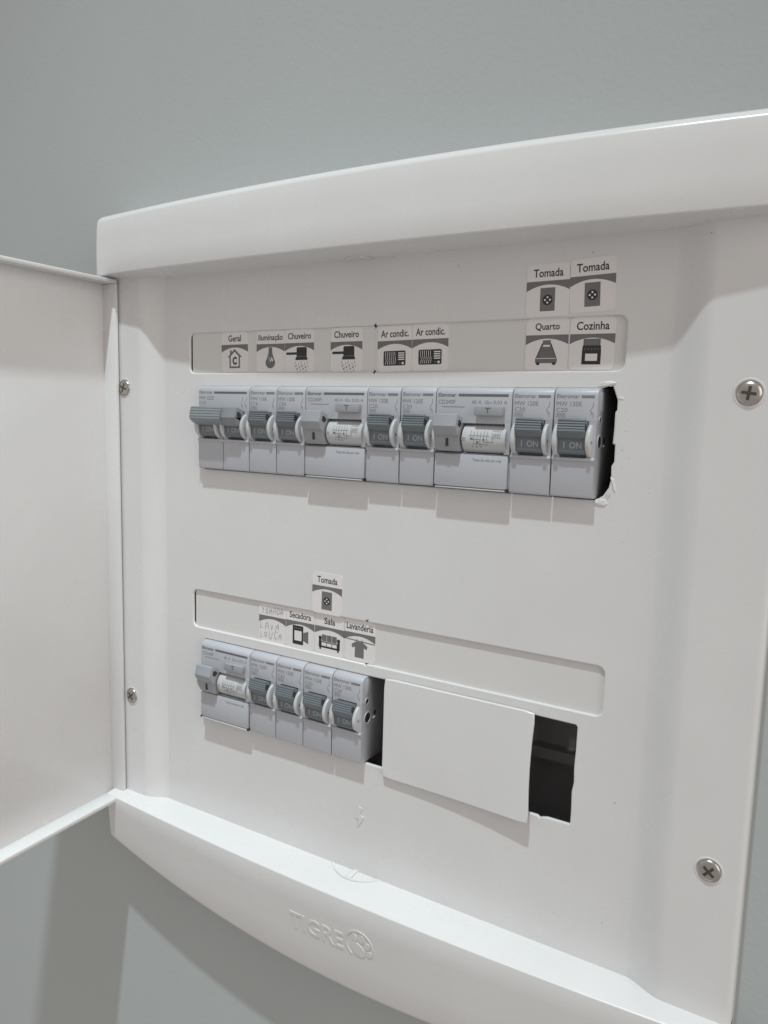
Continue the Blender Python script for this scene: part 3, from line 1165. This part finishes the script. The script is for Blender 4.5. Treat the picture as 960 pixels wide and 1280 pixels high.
def sticker(text, icon, xc, ztop, y, rot, tw, label, cut=(1, 1), twz=(-5.2, -1.9), icon_x=0.0):
    """local: origin at the middle of the sticker's foot; drawn from its top edge downward"""
    root = empty('sticker', (xc, y, ztop - SH), label, 'sticker', GS)
    root.rotation_euler = (0, math.radians(-rot), 0)
    up = SH
    bm = bmesh.new()
    prism(bm, [(a, b + up) for a, b in rrect(-SW / 2 + 0.06, SW / 2 - 0.06, -SH, 0, 1.9, 5)], -0.16, 0.0, axis='y')
    finish(bm, 'sticker_sheet', M_STICK, root, smooth=0)

    def off(p):
        return (p[0], p[1] - 0.16, p[2] + up)
    fl = Flat()
    h = SW / 2 - 0.1
    arch = [(-h + 2 * h * i / 16, -10.6 + 2.4 * (1 - (2 * i / 16 - 1) ** 2)) for i in range(17)]
    fl.region([[(h, -6.7), (-h, -6.7)] + arch], M_BAND, 0.02)
    fl.build('printed_band', root, off)
    if text:
        fl = Flat()
        fl.text(text, -tw / 2, tw / 2, twz[0], twz[1], M_INK, 0.02, bold=0.018)
        fl.build('printed_word', root, off)
    else:
        fl = Flat()
        handwriting(fl, 'TOMADA', -7.0, -5.3, 2.5, 3.2)
        handwriting(fl, 'LAVA', -8.2, -14.0, 3.4, 3.4)
        handwriting(fl, 'LOUÇA', -8.3, -18.6, 3.1, 3.3)
        fl.build('handwriting', root, off)
    if icon:
        fl = Flat()
        ICON[icon](fl)
        fl.build('printed_icon', root, lambda p: (p[0] + icon_x, p[1] - 0.16, p[2] + up))
    return root


YS, YP = 1.34, -0.01
# the words have descenders only where noted, so their boxes differ
sticker('Geral', 'house', 20.4, 28.0, YS, 0.4, 8.6, 'white sticker reading Geral with a house symbol')
sticker('Iluminação', 'bulb', 44.1, 27.8, YS, 0, 15.6, 'white sticker reading Iluminação with a light bulb symbol', twz=(-5.6, -2.0))
sticker('Chuveiro', 'shower', 62.3, 27.9, YS, 0.3, 14.2, 'white sticker reading Chuveiro touching the Iluminação sticker', twz=(-4.9, -1.8))
sticker('Chuveiro', 'shower', 90.1, 27.8, YS, 0.3, 14.0, 'white sticker reading Chuveiro standing alone in the middle of the upper strip', twz=(-4.9, -1.7))
sticker('Ar condic.', 'ac', 116.7, 27.6, YS, 1.0, 14.6, 'left of the two stickers reading Ar condic. with an air conditioner symbol')
sticker('Ar condic.', 'ac', 134.9, 27.9, YS, 0.8, 14.6, 'right of the two stickers reading Ar condic. with an air conditioner symbol')
sticker('Quarto', 'bed', 188.3, 28.0, YS, 0, 10.2, 'white sticker reading Quarto with a bed symbol')
sticker('Cozinha', 'stove', 206.8, 27.9, YS, -0.4, 13.0, 'white sticker reading Cozinha with a stove symbol')
sticker('Tomada', 'outlet', 188.2, 49.2, YP, 0.6, 12.4, 'white sticker reading Tomada directly above the Quarto sticker')
sticker('Tomada', 'outlet', 206.5, 50.2, YP, 1.9, 12.8, 'white sticker reading Tomada directly above the Cozinha sticker')
sticker('Tomada', 'outlet', 82.2, -91.2, YP, -0.6, 12.2, 'white sticker reading Tomada on the faceplate above the Sala sticker')
sticker(None, None, 46.8, -112.5, YS, 0, 0, 'handwritten sticker with faint violet pen lettering left of the Secadora sticker')
sticker('Secadora', 'dryer', 65.0, -112.3, YS, 0, 13.6, 'white sticker reading Secadora with a dryer symbol', icon_x=-0.6)
sticker('Sala', 'sofa', 83.2, -112.3, YS, -0.6, 6.6, 'white sticker reading Sala with a sofa symbol')
sticker('Lavanderia', 'shirt', 101.2, -112.2, YS, -0.3, 15.4, 'white sticker reading Lavanderia with a shirt on a line')
